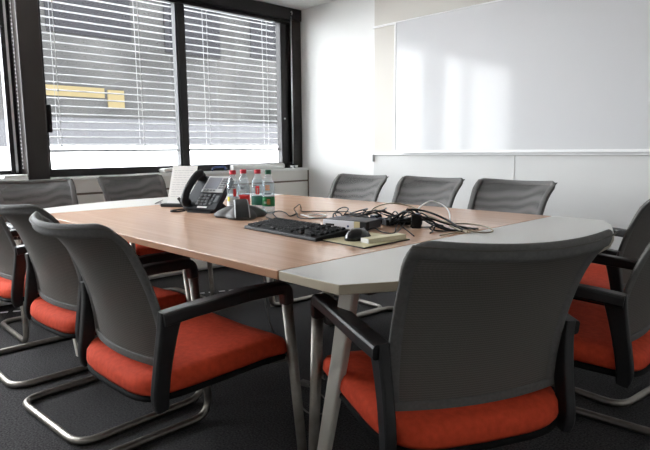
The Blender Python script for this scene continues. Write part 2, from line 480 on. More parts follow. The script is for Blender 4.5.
# bead chain and crank rod by the windows
bm = bmesh.new()
for k in range(52):
    bmesh.ops.create_uvsphere(bm, u_segments=8, v_segments=6, radius=.007, matrix=Matrix.Translation((0, 0, k*.026)))
tube(bm, [(0, 0, 0), (0, 0, 1.34)], .002, 6)
o = link('bead_chain', bm, M['chain'], smooth=True); o.location = (-4.165, 1.180, .93)
tag(o, 'white bead chain hanging beside the dark post at far left', 'blind chain')
t = empty('crank_rod', (-4.155, 3.57, .90))
bm = bmesh.new(); tube(bm, [(0, 0, 0), (0, 0, 1.37)], .0075, 10); link('rod', bm, M['silver'], t, smooth=True)
bm = bmesh.new(); tube(bm, smoothpts([(0, 0, 1.37), (.0, 0, 1.40), (.012, 0, 1.412), (.02, 0, 1.395), (.012, 0, 1.38)]), .005, 8); link('hook', bm, M['silver'], t, smooth=True)
tag(t, 'silver crank rod hanging at the right edge of the window', 'crank rod')

# ------------------------------------------------------------------ window ledge
XL = -4.09
t = empty('window_ledge', (XL, 1.2, 0))
box('top_board', (-.13, .012, -2.49, 2.505, .838, .858), M['ledge_top'], t, .003)
box('upper_panel', (-.125, .0, -2.49, 2.503, .745, .838), M['ledge'], t, .002)
box('groove', (-.125, -.012, -2.49, 2.503, .729, .745), M['groove'], t)
box('lower_panel', (-.125, .0, -2.49, 2.503, .05, .729), M['ledge'], t, .002)
box('end_cap', (-.12, .006, 2.497, 2.508, .05, .84), M['groove'], t)
tag(t, 'cream ledge casing under the windows with a brown groove', 'window ledge')

# ------------------------------------------------------------------ whiteboard
t = empty('whiteboard', (.9, YW-.02, 1.003), R(.7))
box('writing_surface', (-3.845, 0, -.012, .0, .02, 1.025), M['board'], t)
bm = bmesh.new(); bx(bm, -3.86, -3.845, -.016, .0, .0, 1.032); bx(bm, -3.86, 0, -.016, .0, .0, .02); bx(bm, -3.86, 0, -.016, .0, 1.025, 1.032)
link('board_frame', bm, M['trim'], t, bevel=.002)
tag(t, 'large white writing board on the wall behind the far chairs', 'whiteboard')

# ------------------------------------------------------------------ conference table
TT = .74; TH = .024
t = empty('conference_table', (-1.99, 1.64, 0))
cx_, cy_ = -1.99, 1.64
def topslab(poly, m1, m2, name):
    bm = bmesh.new(); prism(bm, [(x-cx_, y-cy_) for x, y in poly], TT-TH, TT, 0, 1)
    o = link(name, bm, [m1, m2], t, bevel=.0025); return o
YN, YF = .868, 2.415
topslab([(-2.90, YN), (-1.077, YN), (-1.077, YF), (-2.90, YF)], M['wood'], M['wood_edge'], 'tabletop')
def endpoly(s):
    # corner, gently curved chamfer, flat tip
    xs = -1.073
    q = [(xs, YN), (-.860, YN), (-.790, .985), (-.735, 1.12), (-.690, 1.24), (-.655, 1.37), (-.637, 1.51), (-.637, 1.77), (-.655, 1.91), (-.690, 2.04), (-.735, 2.16), (-.790, 2.298), (-.860, YF), (xs, YF)]
    if s < 0: q = [(2*(-1.9885)-x, y) for x, y in q][::-1]
    return q
topslab(endpoly(1), M['grey_top'], M['grey_edge'], 'end_panel')
topslab(endpoly(-1), M['grey_top'], M['grey_edge'], 'end_panel')
bm = bmesh.new()
for y in (-.42, .42): bx(bm, -1.05, 1.05, y-.025, y+.025, TT-TH-.05, TT-TH)
for x in (-1.04, 1.04): bx(bm, x-.025, x+.025, -.60, .60, TT-TH-.045, TT-TH)
link('underframe', bm, M['under'], t)
for sx_ in (-1, 1):
    for sy_ in (-1, 1):
        bm = bmesh.new()
        rbar(bm, [(sx_*1.06, sy_*.66, TT-TH), (sx_*1.013, sy_*.655, .5), (sx_*.885, sy_*.635, .0)], [.050, .044, .034], [.028, .026, .022], (1, 0, 0))
        link('leg', bm, M['table_white'], t)
tag(t, 'long wood veneer conference table with grey angled ends', 'table')

# ------------------------------------------------------------------ chairs
def make_chair():
    root = empty('visitor_chair')
    # seat cushion
    def outline(ins, n_=40):
        pts = []
        for k in range(n_):
            a = 2*math.pi*k/n_; ca, sa = math.cos(a), math.sin(a); e = .42 if sa < 0 else .42-.14*min(1, sa*3)
            x = math.copysign(abs(ca)**e, ca)*(.252-ins); y = math.copysign(abs(sa)**e, sa)*(.250-ins) + .008
            x *= 1.0 + .03*(y/.238)
            pts.append((x, y))
        return pts
    def sag(x, y):
        v = (y+.238)/.476
        return .018*v - .02*max(0, v-.75)**2*16 + .010*(x/.236)**2 - .03*max(0, .2-v)
    def slab(levels, mt_, name, par):
        bm = bmesh.new(); rings = []
        for ins, z in levels:
            rings.append([bm.verts.new((x, y, z+sag(x, y))) for x, y in outline(ins)])
        k = len(rings[0])
        for A, B in zip(rings, rings[1:]):
            for j in range(k): bm.faces.new((A[j], A[(j+1) % k], B[(j+1) % k], B[j]))
        for ring, z in ((rings[0], levels[0][1]), (rings[-1], levels[-1][1])):
            c = bm.verts.new((0, 0, z+sag(0, 0)))
            for j in range(k): bm.faces.new((ring[j], ring[(j+1) % k], c))
        return link(name, bm, mt_, par, smooth=True)
    slab([(.03, .388), (.006, .391), (.0, .402), (.002, .426), (.010, .440), (.03, .448), (.08, .452), (.16, .450)], M['red'], 'seat', root)
    slab([(.07, .362), (.02, .366), (.002, .376), (.002, .388), (.03, .390)], M['pan'], 'seat_pan', root)
    # backrest surface: u across, v up
    ZB, ZT = .470, .862
    def bp(u, v):
        hw = .217 + .012*v + .012*max(0, v-.75)/.25
        y = -.203 - .030*v - .130*v**2 - .030*max(0, v-.82)/.18*max(0, v-.82)/.18 + .066*u*u*(.5+.5*v)
        # rounded upper corners, softly dipped top line
        z = ZB + (ZT-ZB)*v
        return hw, y, z
    def surf(u, v):
        hw, y, z = bp(u, v)
        c = .05; x = hw*u
        if v > .86:
            tt = (v-.86)/.14
            x *= 1-.012*tt*tt
        z -= .012*(1-u*u)*max(0, v-.7)/.3
        return Vector((x, y, z))
    bm = bmesh.new(); nu, nv = 22, 22
    g = [[None]*(nu+1) for _ in range(nv+1)]; h = [[None]*(nu+1) for _ in range(nv+1)]
    for j in range(nv+1):
        for i in range(nu+1):
            p = surf(-1+2*i/nu, j/nv)
            g[j][i] = bm.verts.new(p+Vector((0, .003, 0)))
            h[j][i] = bm.verts.new(p-Vector((0, .003, 0)))
    for j in range(nv):
        for i in range(nu):
            bm.faces.new((g[j][i], g[j][i+1], g[j+1][i+1], g[j+1][i]))
            bm.faces.new((h[j][i], h[j+1][i], h[j+1][i+1], h[j][i+1]))
    for i in range(nu):
        bm.faces.new((g[0][i], h[0][i], h[0][i+1], g[0][i+1])); bm.faces.new((g[nv][i], g[nv][i+1], h[nv][i+1], h[nv][i]))
    for j in range(nv):
        bm.faces.new((g[j][0], g[j+1][0], h[j+1][0], h[j][0])); bm.faces.new((g[j][nu], h[j][nu], h[j+1][nu], g[j+1][nu]))
    link('backrest', bm, M['weave'], root, smooth=True)
    # padded border round the mesh: left side, top, right side
    path = []
    for k in range(17): path.append(surf(-1+.055, k/16*.93))
    for k in range(1, 6):
        a = k/6*math.pi/2; path.append(surf(-1+.055+.10*(1-math.cos(a)), .93+.052*math.sin(a)))
    for k in range(0, 21): path.append(surf(-.845+1.69*k/20, .982))
    for k in range(1, 6):
        a = (1-k/6)*math.pi/2; path.append(surf(1-.055-.10*(1-math.cos(a)), .93+.052*math.sin(a)))
    for k in range(17): path.append(surf(1-.055, (1-k/16)*.93))
    bm = bmesh.new(); tube(bm, path, .0085, 12, sx=2.1, up=(0, 1, 0))
    link('back_frame', bm, M['border'], root, smooth=True)
    bm = bmesh.new(); rbar(bm, [surf(-.97+1.94*k/16, .01) for k in range(17)], .022, .016, (0, 0, 1))
    link('lower_rail', bm, M['border'], root)
    # armrests with the bracket down to the seat
    for s in (-1, 1):
        bm = bmesh.new()
        top = [(s*.262, .212, .575), (s*.262, .205, .612), (s*.262, .170, .632), (s*.262, .05, .630), (s*.260, -.08, .624), (s*.256, -.165, .618)]
        top = fillet([top[0], (s*.262, .205, .628), (s*.262, .05, .631), (s*.254, -.12, .622), (s*.243, -.198, .612)], .045, 5)
        k = len(top)
        hh = [.030+.012*min(1, i/6) for i in range(k)]; ww = [.036+.012*min(1, i/8) for i in range(k)]
        rbar(bm, top, ww, [.036]*k, (1, 0, 0))
        # bracket blade
        bl = [(s*.243, -.172, .626), (s*.238, -.178, .585), (s*.234, -.190, .52), (s*.233, -.202, .45), (s*.233, -.208, .40), (s*.231, -.204, .365)]
        rbar(bm, smoothpts(bl, 3), [.028]*16, [.064, .062, .059, .056, .053, .051, .049, .047, .046, .045, .045, .045, .044, .043, .040, .034], (1, 0, 0))
        link('armrest', bm, M['plastic'], root, smooth=False, bevel=.003)
        bm = bmesh.new(); tube(bm, [(s*.262, .247, .398), (s*.215, .20, .383), (s*.15, .17, .374)], .011, 10)
        link('seat_support', bm, M['tube'], root, smooth=True)
    rr = .0150
    P = [(-.262, .210, .60), (-.268, .268, rr), (-.268, -.262, rr), (.268, -.262, rr), (.268, .268, rr), (.262, .210, .60)]
    fp = fillet(P, [0, .075, .085, .085, .075, 0], 8)
    bm = bmesh.new(); tube(bm, fp, [.0150+.0025*min(1, max(0, (p.z-.05)/.2)) for p in fp], 14)
    link('base_frame', bm, M['tube'], root, smooth=True)
    return root

proto = make_chair()
G = 'mesh back visitor chairs round the table'
chairs = [
    (-.816, 1.187, 153.8, 'nearest mesh chair, its back filling the foreground before the grey table end'),
    (-1.546, .855, 91.5, 'large grey chair at left foreground, whole orange-red seat and right armrest in view'),
    (-2.229, .900, 94.0, 'second chair from the front in the left row, behind the left foreground chair'),
    (-2.920, .895, 91.0, 'third chair in the left row, cut by the left picture edge'),
    (-3.490, 1.13, 0.0, 'chair at the window end in front of the dark post, white papers above it'),
    (-3.490, 1.765, 0.0, 'chair at the window end directly left of the standing paper sheet'),
    (-2.571, 2.480, -93.0, 'leftmost of the three chairs along the whiteboard wall'),
    (-2.021, 2.490, -94.0, 'middle one of the three chairs along the whiteboard wall, behind the cables'),
    (-1.500, 2.500, -96.0, 'rightmost of the three chairs along the whiteboard wall'),
    (-.738, 1.888, 184.0, 'right-hand chair partly hidden by the nearest chair, black armrest towards the table'),
    (-.945, 2.605, 174.0, 'far right chair by the wall, red seat between the two right-hand armrests'),
]
for i, (x, y, a, lab) in enumerate(chairs):
    o = proto if i == 0 else copy_tree(proto)
    o.location = (x, y, 0); o.rotation_euler = (0, 0, R(a-90))
    tag(o, lab, 'chair', G)
    if i in (4, 5, 6, 7, 8):
        for ch in o.children:
            if ch.name.startswith('backrest'):
                ch.material_slots[0].link = 'OBJECT'; ch.material_slots[0].material = M['weave_far']

# ------------------------------------------------------------------ things on the table
# keyboard
kA, kB = Vector((-1.757, 1.256, 0)), Vector((-1.324, 1.230, 0))
ka = math.atan2(kB.y-kA.y, kB.x-kA.x)
t = empty('keyboard', (kA.x, kA.y, TT), ka)
KW, KD = (kB-kA).length, .155
bm = bmesh.new()
vs = bx(bm, 0, KW, 0, KD, 0, .012)
for v in vs:
    if v.co.z > .005 and v.co.y > .1: v.co.z = .026
link('case', bm, M['black'], t, bevel=.003)
kmesh = None
def key(x, y, wd, dp):
    global kmesh
    z = .0125 + .014*(y+dp/2)/KD
    if kmesh is None:
        bm = bmesh.new(); v = bx(bm, -.5, .5, -.5, .5, 0, 1)
        for q in v:
            if q.co.z > .5: q.co.x *= .82; q.co.y *= .82
        o = link('key', bm, M['key'], t); kmesh = o.data
    else:
        o = bpy.data.objects.new('key', kmesh); C.objects.link(o); o.parent = t
    o.location = (x+wd/2, y+dp/2, z); o.scale = (wd*.9, dp*.88, .0065); o.rotation_euler = (R(5.2), 0, 0)
rows = [(.008, [1.25, 1.25, 1.25, 5.6, 1.25, 1.25, 1.25, 1.25], 3, 2), (.031, [2.1]+[1]*10+[2.25], 1, 3), (.054, [1.7]+[1]*11+[1.65], 0, 3),
        (.077, [1.4]+[1]*12+[.95], 3, 3), (.100, [1]*13+[1.35], 3, 3), (.128, [1]*13+[1.35], 3, 3)]
nk = 0
for y, ws, nav, nump in rows:
    u = .0185; x = .010; sc_ = (KW*.66-.010)/sum(ws)
    for q in ws: key(x, y, q*sc_, .021); x += q*sc_
    x = KW*.685
    for k in range(nav): key(x+k*u*.82, y, u*.8, .021)
    x = KW*.825
    for k in range(nump): key(x+k*u*1.1, y, u*1.05, .021)
tag(t, 'black computer keyboard lying on the wood near the front edge', 'keyboard')

# mouse mat, mouse, note block
def quad_prism(name, P4, z0, z1, mts, parent=None, org=(0, 0, 0), bevel=0.0):
    bm = bmesh.new(); prism(bm, [(x-org[0], y-org[1]) for x, y in P4], z0, z1, 0, 1)
    return link(name, bm, mts, parent, bevel=bevel)
t = empty('mouse_mat', (-1.228, 1.365, TT))
PM = [(-1.325, 1.258), (-1.124, 1.242), (-1.128, 1.470), (-1.315, 1.490)]
quad_prism('base_layer', PM, 0, .0035, [M['black'], M['black']], t, (-1.228, 1.365))
quad_prism('top_layer', [(x*.985-1.228*.015, y*.985+1.365*.015) for x, y in PM], .0035, .005, [M['pad'], M['pad']], t, (-1.228, 1.365))
tag(t, 'beige mouse mat with a black edge at the wood and grey seam', 'mouse mat')

t = empty('computer_mouse', (-1.248, 1.350, TT+.005), R(100))
bm = bmesh.new(); bmesh.ops.create_uvsphere(bm, u_segments=24, v_segments=14, radius=1)
for v in bm.verts:
    x, y, z = v.co
    zz = max(z, 0)
    v.co = (x*.062, y*.034*(1-.12*x), zz*.037*(1-.22*x) if z > 0 else 0)
bmesh.ops.remove_doubles(bm, verts=bm.verts[:], dist=1e-5)
link('body', bm, M['black_gloss'], t, smooth=True)
for s in (-1, 1):
    bm = bmesh.new()
    bx(bm, .012, .046, .003 if s > 0 else -.022, .022 if s > 0 else -.003, 0, .003)
    for v in bm.verts:
        x, y = v.co.x/.062, v.co.y/.034
        v.co.z += .037*(1-.22*x)*math.sqrt(max(0.02, 1-x*x-y*y)) - .0015
    link('button', bm, M['black'], t, bevel=.001)
bm = bmesh.new(); lathe(bm, [(.007, -.003), (.007, .003)], 14)
o = link('scroll_wheel', bm, M['key_grey'], t); o.rotation_euler = (R(90), 0, 0); o.location = (.032, 0, .026)
tag(t, 'black computer mouse on the beige mat beside the note block', 'mouse')

t = empty('note_block', (-1.168, 1.382, TT+.005), R(83))
box('sheets', (-.078, .085, -.018, .018, 0, .014), M['note'], t, .001)
box('end_label', (-.0795, -.078, -.018, .018, 0, .014), M['paper'], t)
tag(t, 'pale yellow paper note block with a white end on the mouse mat', 'note block')

# docking box
t = empty('docking_box', (-1.545, 1.475, TT), R(10))
box('body', (0, .19, .004, .11, .004, .036), M['dock_dark'], t, .003)
bm = bmesh.new(); bx(bm, -.001, .140, -.002, .006, .004, .034); link('front_panel', bm, M['dock_silver'], t, bevel=.002)
box('tan_cover', (.140, .166, -.002, .012, .004, .034), M['dock_tan'], t, .0015)
box('socket_panel', (.166, .193, -.0015, .02, .004, .034), M['black'], t)
box('port', (.012, .052, -.003, .001, .012, .020), M['black'], t)
bm = bmesh.new(); lathe(bm, [(.004, 0), (.004, .002)], 12)
o = link('power_button', bm, M['blue'], t); o.rotation_euler = (R(90), 0, 0); o.location = (.115, -.002, .015)
for px_, py_ in ((.02, .02), (.17, .02), (.02, .095), (.17, .095)):
    bm = bmesh.new(); lathe(bm, [(.007, 0), (.007, .004)], 10); o = link('foot', bm, M['black'], t); o.location = (px_, py_, 0)
tag(t, 'flat silver fronted docking box behind the keyboard and mouse', 'docking box')

# desk phone ---------------------------------------------------------------
t = empty('desk_phone', (-2.365, 1.425, TT), math.atan2(.055, .19))
TL = R(47)
FM = Matrix.Translation((0, 0, .022)) @ Matrix.Rotation(TL, 4, 'X')     # face frame: x right, y up the face, z out
FL = .205; HW = .105
bm = bmesh.new()
prof = [(-HW+.004, 0), (HW-.004, 0), (HW, .01), (HW, FL-.012), (HW-.012, FL), (-HW+.012, FL), (-HW, FL-.012), (-HW, .01)]
prism(bm, prof, -.03, 0, mtx=FM)
link('body', bm, M['phone_blue'], t, bevel=.004)
bm = bmesh.new()
prism(bm, [(-.02, .0), (.12, .0), (.115, .02), (.055, .06), (-.004, .012)], -.075, .075)
for v in bm.verts:
    v.co = Vector((v.co.z, v.co.x+.015, v.co.y))
link('stand', bm, M['black'], t, bevel=.003)
def on_face(name, d, mt_, par=t, bev=.001): return box(name, d, mt_, par, bev, mtx=FM)
pan = on_face('display_panel', (-.035, .100, .098, .199, 0, .006), M['phone_silver'], bev=.004)
on_face('screen', (-.024, .056, .118, .188, .006, .0075), M['screen'], pan)
for k in range(5): on_face('soft_key', (.064, .078, .120+k*.014, .129+k*.014, .006, .009), M['key_grey'], pan)
for k in range(4): on_face('soft_key', (-.022+k*.02, -.008+k*.02, .103, .111, .006, .009), M['key_grey'], pan)
for k in range(5): on_face('soft_key', (.082, .094, .120+k*.014, .129+k*.014, .006, .009), M['key_grey'], pan)
for r in range(4):
    for c in range(3): on_face('key', (-.028+c*.024, -.010+c*.024, .020+r*.018, .032+r*.018, 0, .005), M['key_grey'])
for r in range(3): on_face('key', (.054, .066, .026+r*.022, .042+r*.022, 0, .005), M['key_grey'])
on_face('volume_key', (.074, .094, .04, .08, 0, .005), M['key_grey'], bev=.003)
on_face('label_strip', (-.01, .05, .004, .014, 0, .002), M['label_white'])
bm = bmesh.new()
hp = smoothpts([(-.078, .012, .02), (-.079, .03, .034), (-.080, .07, .046), (-.080, .13, .048), (-.079, .175, .040), (-.078, .197, .024)], 5)
tube(bm, [FM @ p for p in hp], [.022-.004*math.sin(math.pi*i/(len(hp)-1)) for i in range(len(hp))], 14, up=FM.to_3x3() @ Vector((0, 0, 1)))
for yy in (.022, .186):
    bmesh.ops.create_uvsphere(bm, u_segments=14, v_segments=8, radius=.025, matrix=FM @ Matrix.Translation((-.078, yy, .014)) @ Matrix.Diagonal((1, 1, .7, 1)))
link('handset', bm, M['black'], t, smooth=True)
bm = bmesh.new()
hc = [(-.085, .0, .008), (-.10, -.03, .006), (-.13, -.045, .006), (-.15, -.02, .007), (-.15, .05, .007), (-.10, .10, .006)]
tube(bm, smoothpts(hc, 6), .004, 8); link('handset_cord', bm, M['black'], t, smooth=True)
tag(t, 'dark office desk phone with grey screen and handset, left of the bottles', 'telephone')

# standing sheet and its black holder
t = empty('document_holder', (-2.71, 1.52, TT), R(30))
box('base_bar', (-.095, .10, -.034, .012, 0, .018), M['black'], t, .004)
bm = bmesh.new(); rbar(bm, smoothpts([(.035, -.030, .012), (.028, -.034, .034), (.016, -.036, .050)], 4), .014, .012, (1, 0, 0))
link('clip', bm, M['black'], t)
box('back_stay', (-.05, .05, .008, .05, 0, .006), M['black'], t)
tag(t, 'low black holder bar with a clip, left of the desk phone', 'document holder')
o = empty('paper_sheet', (-2.71, 1.52, TT+.018), R(30))
SM = Matrix.Rotation(R(-22), 4, 'X')
box('sheet', (-.075, .075, 0, .0012, 0, .212), M['paper'], o, mtx=SM)
bm = bmesh.new(); random.seed(3)
for k in range(12):
    zz = .185-.0135*k; x = -.06
    while x < .055:
        wd = random.uniform(.008, .03); bx(bm, x, min(x+wd, .062), -.0006, 0, zz, zz+.0022, mtx=SM); x += wd+.005
link('text_lines', bm, M['ink'], o)
tag(o, 'white printed sheet standing upright beside the desk phone', 'paper')

# conference speakerphone ------------------------------------------------
t = empty('speakerphone', (-2.074, 1.468, TT), R(-32))
def lobe_r(a): return .080+.050*(.5+.5*math.cos(3*a))**.8
def dome(bm, lv, mi=0, n_=60):
    rings = []
    for s, z in lv: rings.append([bm.verts.new((lobe_r(2*math.pi*k/n_)*s*math.cos(2*math.pi*k/n_), lobe_r(2*math.pi*k/n_)*s*math.sin(2*math.pi*k/n_), z)) for k in range(n_)])
    for A, B in zip(rings, rings[1:]):
        for k in range(n_): bm.faces.new((A[k], A[(k+1) % n_], B[(k+1) % n_], B[k])).material_index = mi
    bm.faces.new(rings[0][::-1]); bm.faces.new(rings[-1])
bm = bmesh.new(); dome(bm, [(.93, 0), (1.0, .006), (1.0, .012), (.93, .020), (.78, .031), (.6, .042), (.42, .050), (.25, .054)])
link('body', bm, M['spk_grey'], t, smooth=True)
# black speaker arch running from the crown down the front lobe, with pale edges
bm = bmesh.new()
pts = [(-.045, 0, .052), (-.02, 0, .070), (.02, 0, .075), (.062, 0, .062), (.102, 0, .034), (.124, 0, .010)]
pp = smoothpts(pts, 4)
rbar(bm, pp, [.050+.0004*i for i in range(len(pp))], .014, (0, 1, 0))
g_ = link('speaker_grille', bm, M['black'], t)
for e in (-1, 1):
    bm = bmesh.new()
    tube(bm, [p+Vector((0, e*(.026+.0002*i), .002)) for i, p in enumerate(pp)], .0032, 8)
    link('edge_strip', bm, M['phone_silver'], g_, smooth=True)
KM = Matrix.Rotation(R(240), 4, 'Z')
bm = bmesh.new(); bx(bm, .052, .078, -.018, .018, .036, .042, mtx=KM @ Matrix.Translation((0, 0, .006)) @ Matrix.Rotation(R(10), 4, 'Y')); link('display', bm, M['lcd'], t, bevel=.001)
for r in range(3):
    for c in range(3):
        bm = bmesh.new(); bx(bm, .086+r*.010, .092+r*.010, -.013+c*.010, -.006+c*.010, .012, .034-r*.0035, mtx=KM); link('key', bm, M['black'], t)
tag(t, 'low black and grey conference speakerphone in front of the bottles', 'speakerphone')

# bottles ------------------------------------------------------------------
BP = [(.0270, 0), (.0295, .004), (.0300, .012), (.0300, .030), (.0290, .034), (.0300, .038), (.0300, .085), (.0288, .089), (.0300, .094), (.0300, .120), (.0285, .140), (.0230, .160), (.0150, .176), (.0125, .182), (.0125, .190)]
def bottle(x, y, cap_m, lab_m, lz, mark, label, rz=0.0, sc_=1.0):
    t = empty('water_bottle', (x, y, TT), rz)
    bm = bmesh.new(); lathe(bm, [(r*sc_, z) for r, z in BP], 28); link('bottle_body', bm, M['pet'], t, smooth=True)
    bm = bmesh.new(); lathe(bm, [(.0255*sc_, .003), (.0285*sc_, .008), (.0285*sc_, .118), (.026*sc_, .140), (.019*sc_, .158)], 24); link('water', bm, M['water'], t, smooth=True)
    bm = bmesh.new(); lathe(bm, [(.0150, .186), (.0155, .188), (.0155, .203), (.0140, .2055)], 24); link('cap', bm, cap_m, t)
    lb = (lambda bm: (lathe(bm, [(.0305*sc_, lz[0]), (.0305*sc_, lz[1])], 28, cap=False), link('label_band', bm, lab_m, t, smooth=True))[1])(bmesh.new())
    # printed marks, curved on the bottle: (angle, z0, width, height, material, parent is the band?)
    for a, z0, wd, ht, mm, rows_ in mark:
        bm = bmesh.new(); rr_ = .0311*sc_
        for q in range(rows_):
            zq = z0+q*ht/rows_; hq = ht/rows_*(.62 if rows_ > 1 else 1.0)
            nseg = 8
            for k in range(nseg):
                a0 = R(a)+(k/nseg-.5)*wd/rr_; a1 = R(a)+((k+1)/nseg-.5)*wd/rr_
                vv = [bm.verts.new((rr_*math.cos(b_), rr_*math.sin(b_), z_)) for b_, z_ in ((a0, zq), (a1, zq), (a1, zq+hq), (a0, zq+hq))]
                bm.faces.new(vv)
        link('printed_mark', bm, mm, t)
    tag(t, label, 'bottle', 'water bottles behind the speakerphone')
    return t
FA = -46   # towards the viewer's side of the table
bottle(-2.200, 1.517, M['cap_red'], M['label_white'], (.040, .080), [(FA+25, .085, .014, .035, M['label_red'], 1), (FA-38, .062, .016, .022, M['label_yellow'], 1), (FA, .125, .030, .006, M['label_dark'], 1), (FA, .046, .03, .022, M['ink'], 3)],
       'red-capped water bottle with a white label, leftmost of the four', sc_=.96)
bottle(-2.248, 1.612, M['cap_red'], M['label_red'], (.036, .083), [(FA, .050, .024, .014, M['label_orange'], 2), (FA, .112, .020, .012, M['label_dark'], 2), (FA, .092, .036, .010, M['label_white'], 1)],
       'red-capped water bottle with a broad red label, second from left', sc_=.97)
bottle(-2.178, 1.645, M['cap_red'], M['label_teal'], (.036, .078), [(FA+5, .088, .018, .040, M['label_red'], 1), (FA-20, .120, .02, .014, M['label_dark'], 2), (FA+5, .094, .007, .026, M['label_white'], 4)],
       'red-capped water bottle with a teal label, third from left', sc_=1.06)
bottle(-2.091, 1.640, M['cap_green'], M['label_green'], (.036, .080), [(FA+8, .046, .016, .026, M['label_orange'], 4), (FA-25, .050, .016, .010, M['label_white'], 2), (FA, .112, .022, .026, M['label_orange'], 3), (FA, .092, .034, .006, M['label_dark'], 1)],
       'green-capped water bottle with a dark green label, rightmost of the four', sc_=.98)

# cables --------------------------------------------------------------------
CAB = {
'black_thin_loop': [(-1.963, 1.523, 0.744), (-1.887, 1.496, 0.744), (-1.9, 1.532, 0.744), (-2.036, 1.621, 0.748), (-2.024, 1.647, 0.756), (-1.968, 1.637, 0.754), (-1.912, 1.619, 0.744), (-1.966, 1.702, 0.744), (-1.909, 1.641, 0.774), (-1.895, 1.64, 0.784), (-1.93, 1.693, 0.789), (-1.917, 1.69, 0.774), (-2.009, 1.777, 0.744), (-1.976, 1.811, 0.744), (-1.911, 1.869, 0.744), (-1.835, 1.913, 0.744), (-1.66, 1.781, 0.754), (-1.529, 1.7, 0.759)],
'black_lower': [(-1.965, 1.707, 0.746), (-1.857, 1.618, 0.744), (-1.794, 1.598, 0.744), (-1.754, 1.643, 0.744), (-1.697, 1.671, 0.747), (-1.658, 1.687, 0.756), (-1.655, 1.72, 0.764), (-1.599, 1.721, 0.764), (-1.495, 1.69, 0.760)],
'white_flat': [(-1.919, 1.691, 0.744), (-1.817, 1.654, 0.744), (-1.778, 1.665, 0.744), (-1.805, 1.74, 0.744), (-1.86, 1.743, 0.744), (-1.88, 1.699, 0.744)],
'coil_a': [(-1.693, 1.673, 0.748), (-1.723, 1.709, 0.762), (-1.704, 1.727, 0.764), (-1.659, 1.705, 0.75), (-1.639, 1.734, 0.764), (-1.566, 1.717, 0.769), (-1.49, 1.681, 0.764), (-1.468, 1.699, 0.756)],
'coil_b': [(-1.647, 1.672, 0.748), (-1.591, 1.665, 0.766), (-1.537, 1.668, 0.77), (-1.508, 1.677, 0.779), (-1.483, 1.698, 0.784), (-1.471, 1.721, 0.774), (-1.485, 1.749, 0.754), (-1.416, 1.704, 0.748)],
'beige_arc': [(-1.559, 1.756, 0.764), (-1.536, 1.739, 0.784), (-1.509, 1.745, 0.804), (-1.458, 1.754, 0.819), (-1.427, 1.78, 0.819), (-1.439, 1.86, 0.804), (-1.4, 1.863, 0.794), (-1.334, 1.843, 0.774), (-1.269, 1.846, 0.759), (-1.145, 1.76, 0.748), (-1.099, 1.736, 0.744)],
'thick_arc': [(-1.396, 1.68, 0.756), (-1.35, 1.654, 0.774), (-1.333, 1.681, 0.794), (-1.33, 1.726, 0.804), (-1.324, 1.756, 0.802), (-1.324, 1.783, 0.784), (-1.311, 1.797, 0.764), (-1.262, 1.783, 0.75), (-1.216, 1.789, 0.746)],
'long': [(-1.377, 1.718, 0.754), (-1.368, 1.744, 0.784), (-1.36, 1.785, 0.799), (-1.336, 1.818, 0.794), (-1.281, 1.821, 0.784), (-1.227, 1.831, 0.764), (-1.135, 1.766, 0.752), (-1.075, 1.723, 0.747)],
'white_arc': [(-1.466, 1.966, 0.779), (-1.447, 1.976, 0.799), (-1.418, 1.985, 0.814), (-1.391, 2.005, 0.809), (-1.357, 2.007, 0.794), (-1.327, 1.993, 0.774), (-1.27, 1.919, 0.748)],
'beige_loop': [(-1.245, 1.837, 0.756), (-1.186, 1.831, 0.754), (-1.148, 1.867, 0.752), (-1.078, 1.856, 0.75), (-1.011, 1.796, 0.748), (-1.015, 1.763, 0.744), (-1.052, 1.746, 0.744), (-1.094, 1.741, 0.744), (-1.098, 1.671, 0.744), (-1.096, 1.595, 0.744)],
'small_loop': [(-1.355, 1.642, 0.748), (-1.355, 1.654, 0.789), (-1.365, 1.685, 0.799), (-1.385, 1.728, 0.784), (-1.383, 1.732, 0.764), (-1.362, 1.712, 0.748), (-1.299, 1.657, 0.744), (-1.241, 1.606, 0.744), (-1.154, 1.527, 0.744)],
'strand': [(-1.38, 1.735, 0.764), (-1.312, 1.709, 0.774), (-1.302, 1.785, 0.764), (-1.256, 1.787, 0.754), (-1.212, 1.699, 0.748), (-1.175, 1.666, 0.744), (-1.154, 1.619, 0.744)],
'grey_strand': [(-1.4, 1.837, 0.794), (-1.388, 1.795, 0.774), (-1.373, 1.763, 0.754), (-1.294, 1.627, 0.744), (-1.23, 1.518, 0.744), (-1.222, 1.49, 0.744)],
'run': [(-1.352, 1.504, 0.744), (-1.335, 1.528, 0.754), (-1.294, 1.524, 0.744), (-1.247, 1.534, 0.744), (-1.284, 1.591, 0.756), (-1.358, 1.695, 0.754)],
'tiny_left': [(-3.12, 1.64, 0.744), (-2.941, 1.498, 0.744), (-3.001, 1.566, 0.744), (-2.83, 1.47, 0.744), (-2.796, 1.50, 0.744)],
}
def plug(o, at_, d, sz, mt_, name='plug'):
    d = Vector(d).normalized(); a = math.atan2(d.y, d.x)
    mm = Matrix.Translation(Vector(at_)) @ Matrix.Rotation(a, 4, 'Z')
    box(name, (-sz[0]/2, sz[0]/2, -sz[1]/2, sz[1]/2, -sz[2]/2, sz[2]/2), mt_, o, .002, mtx=mm)
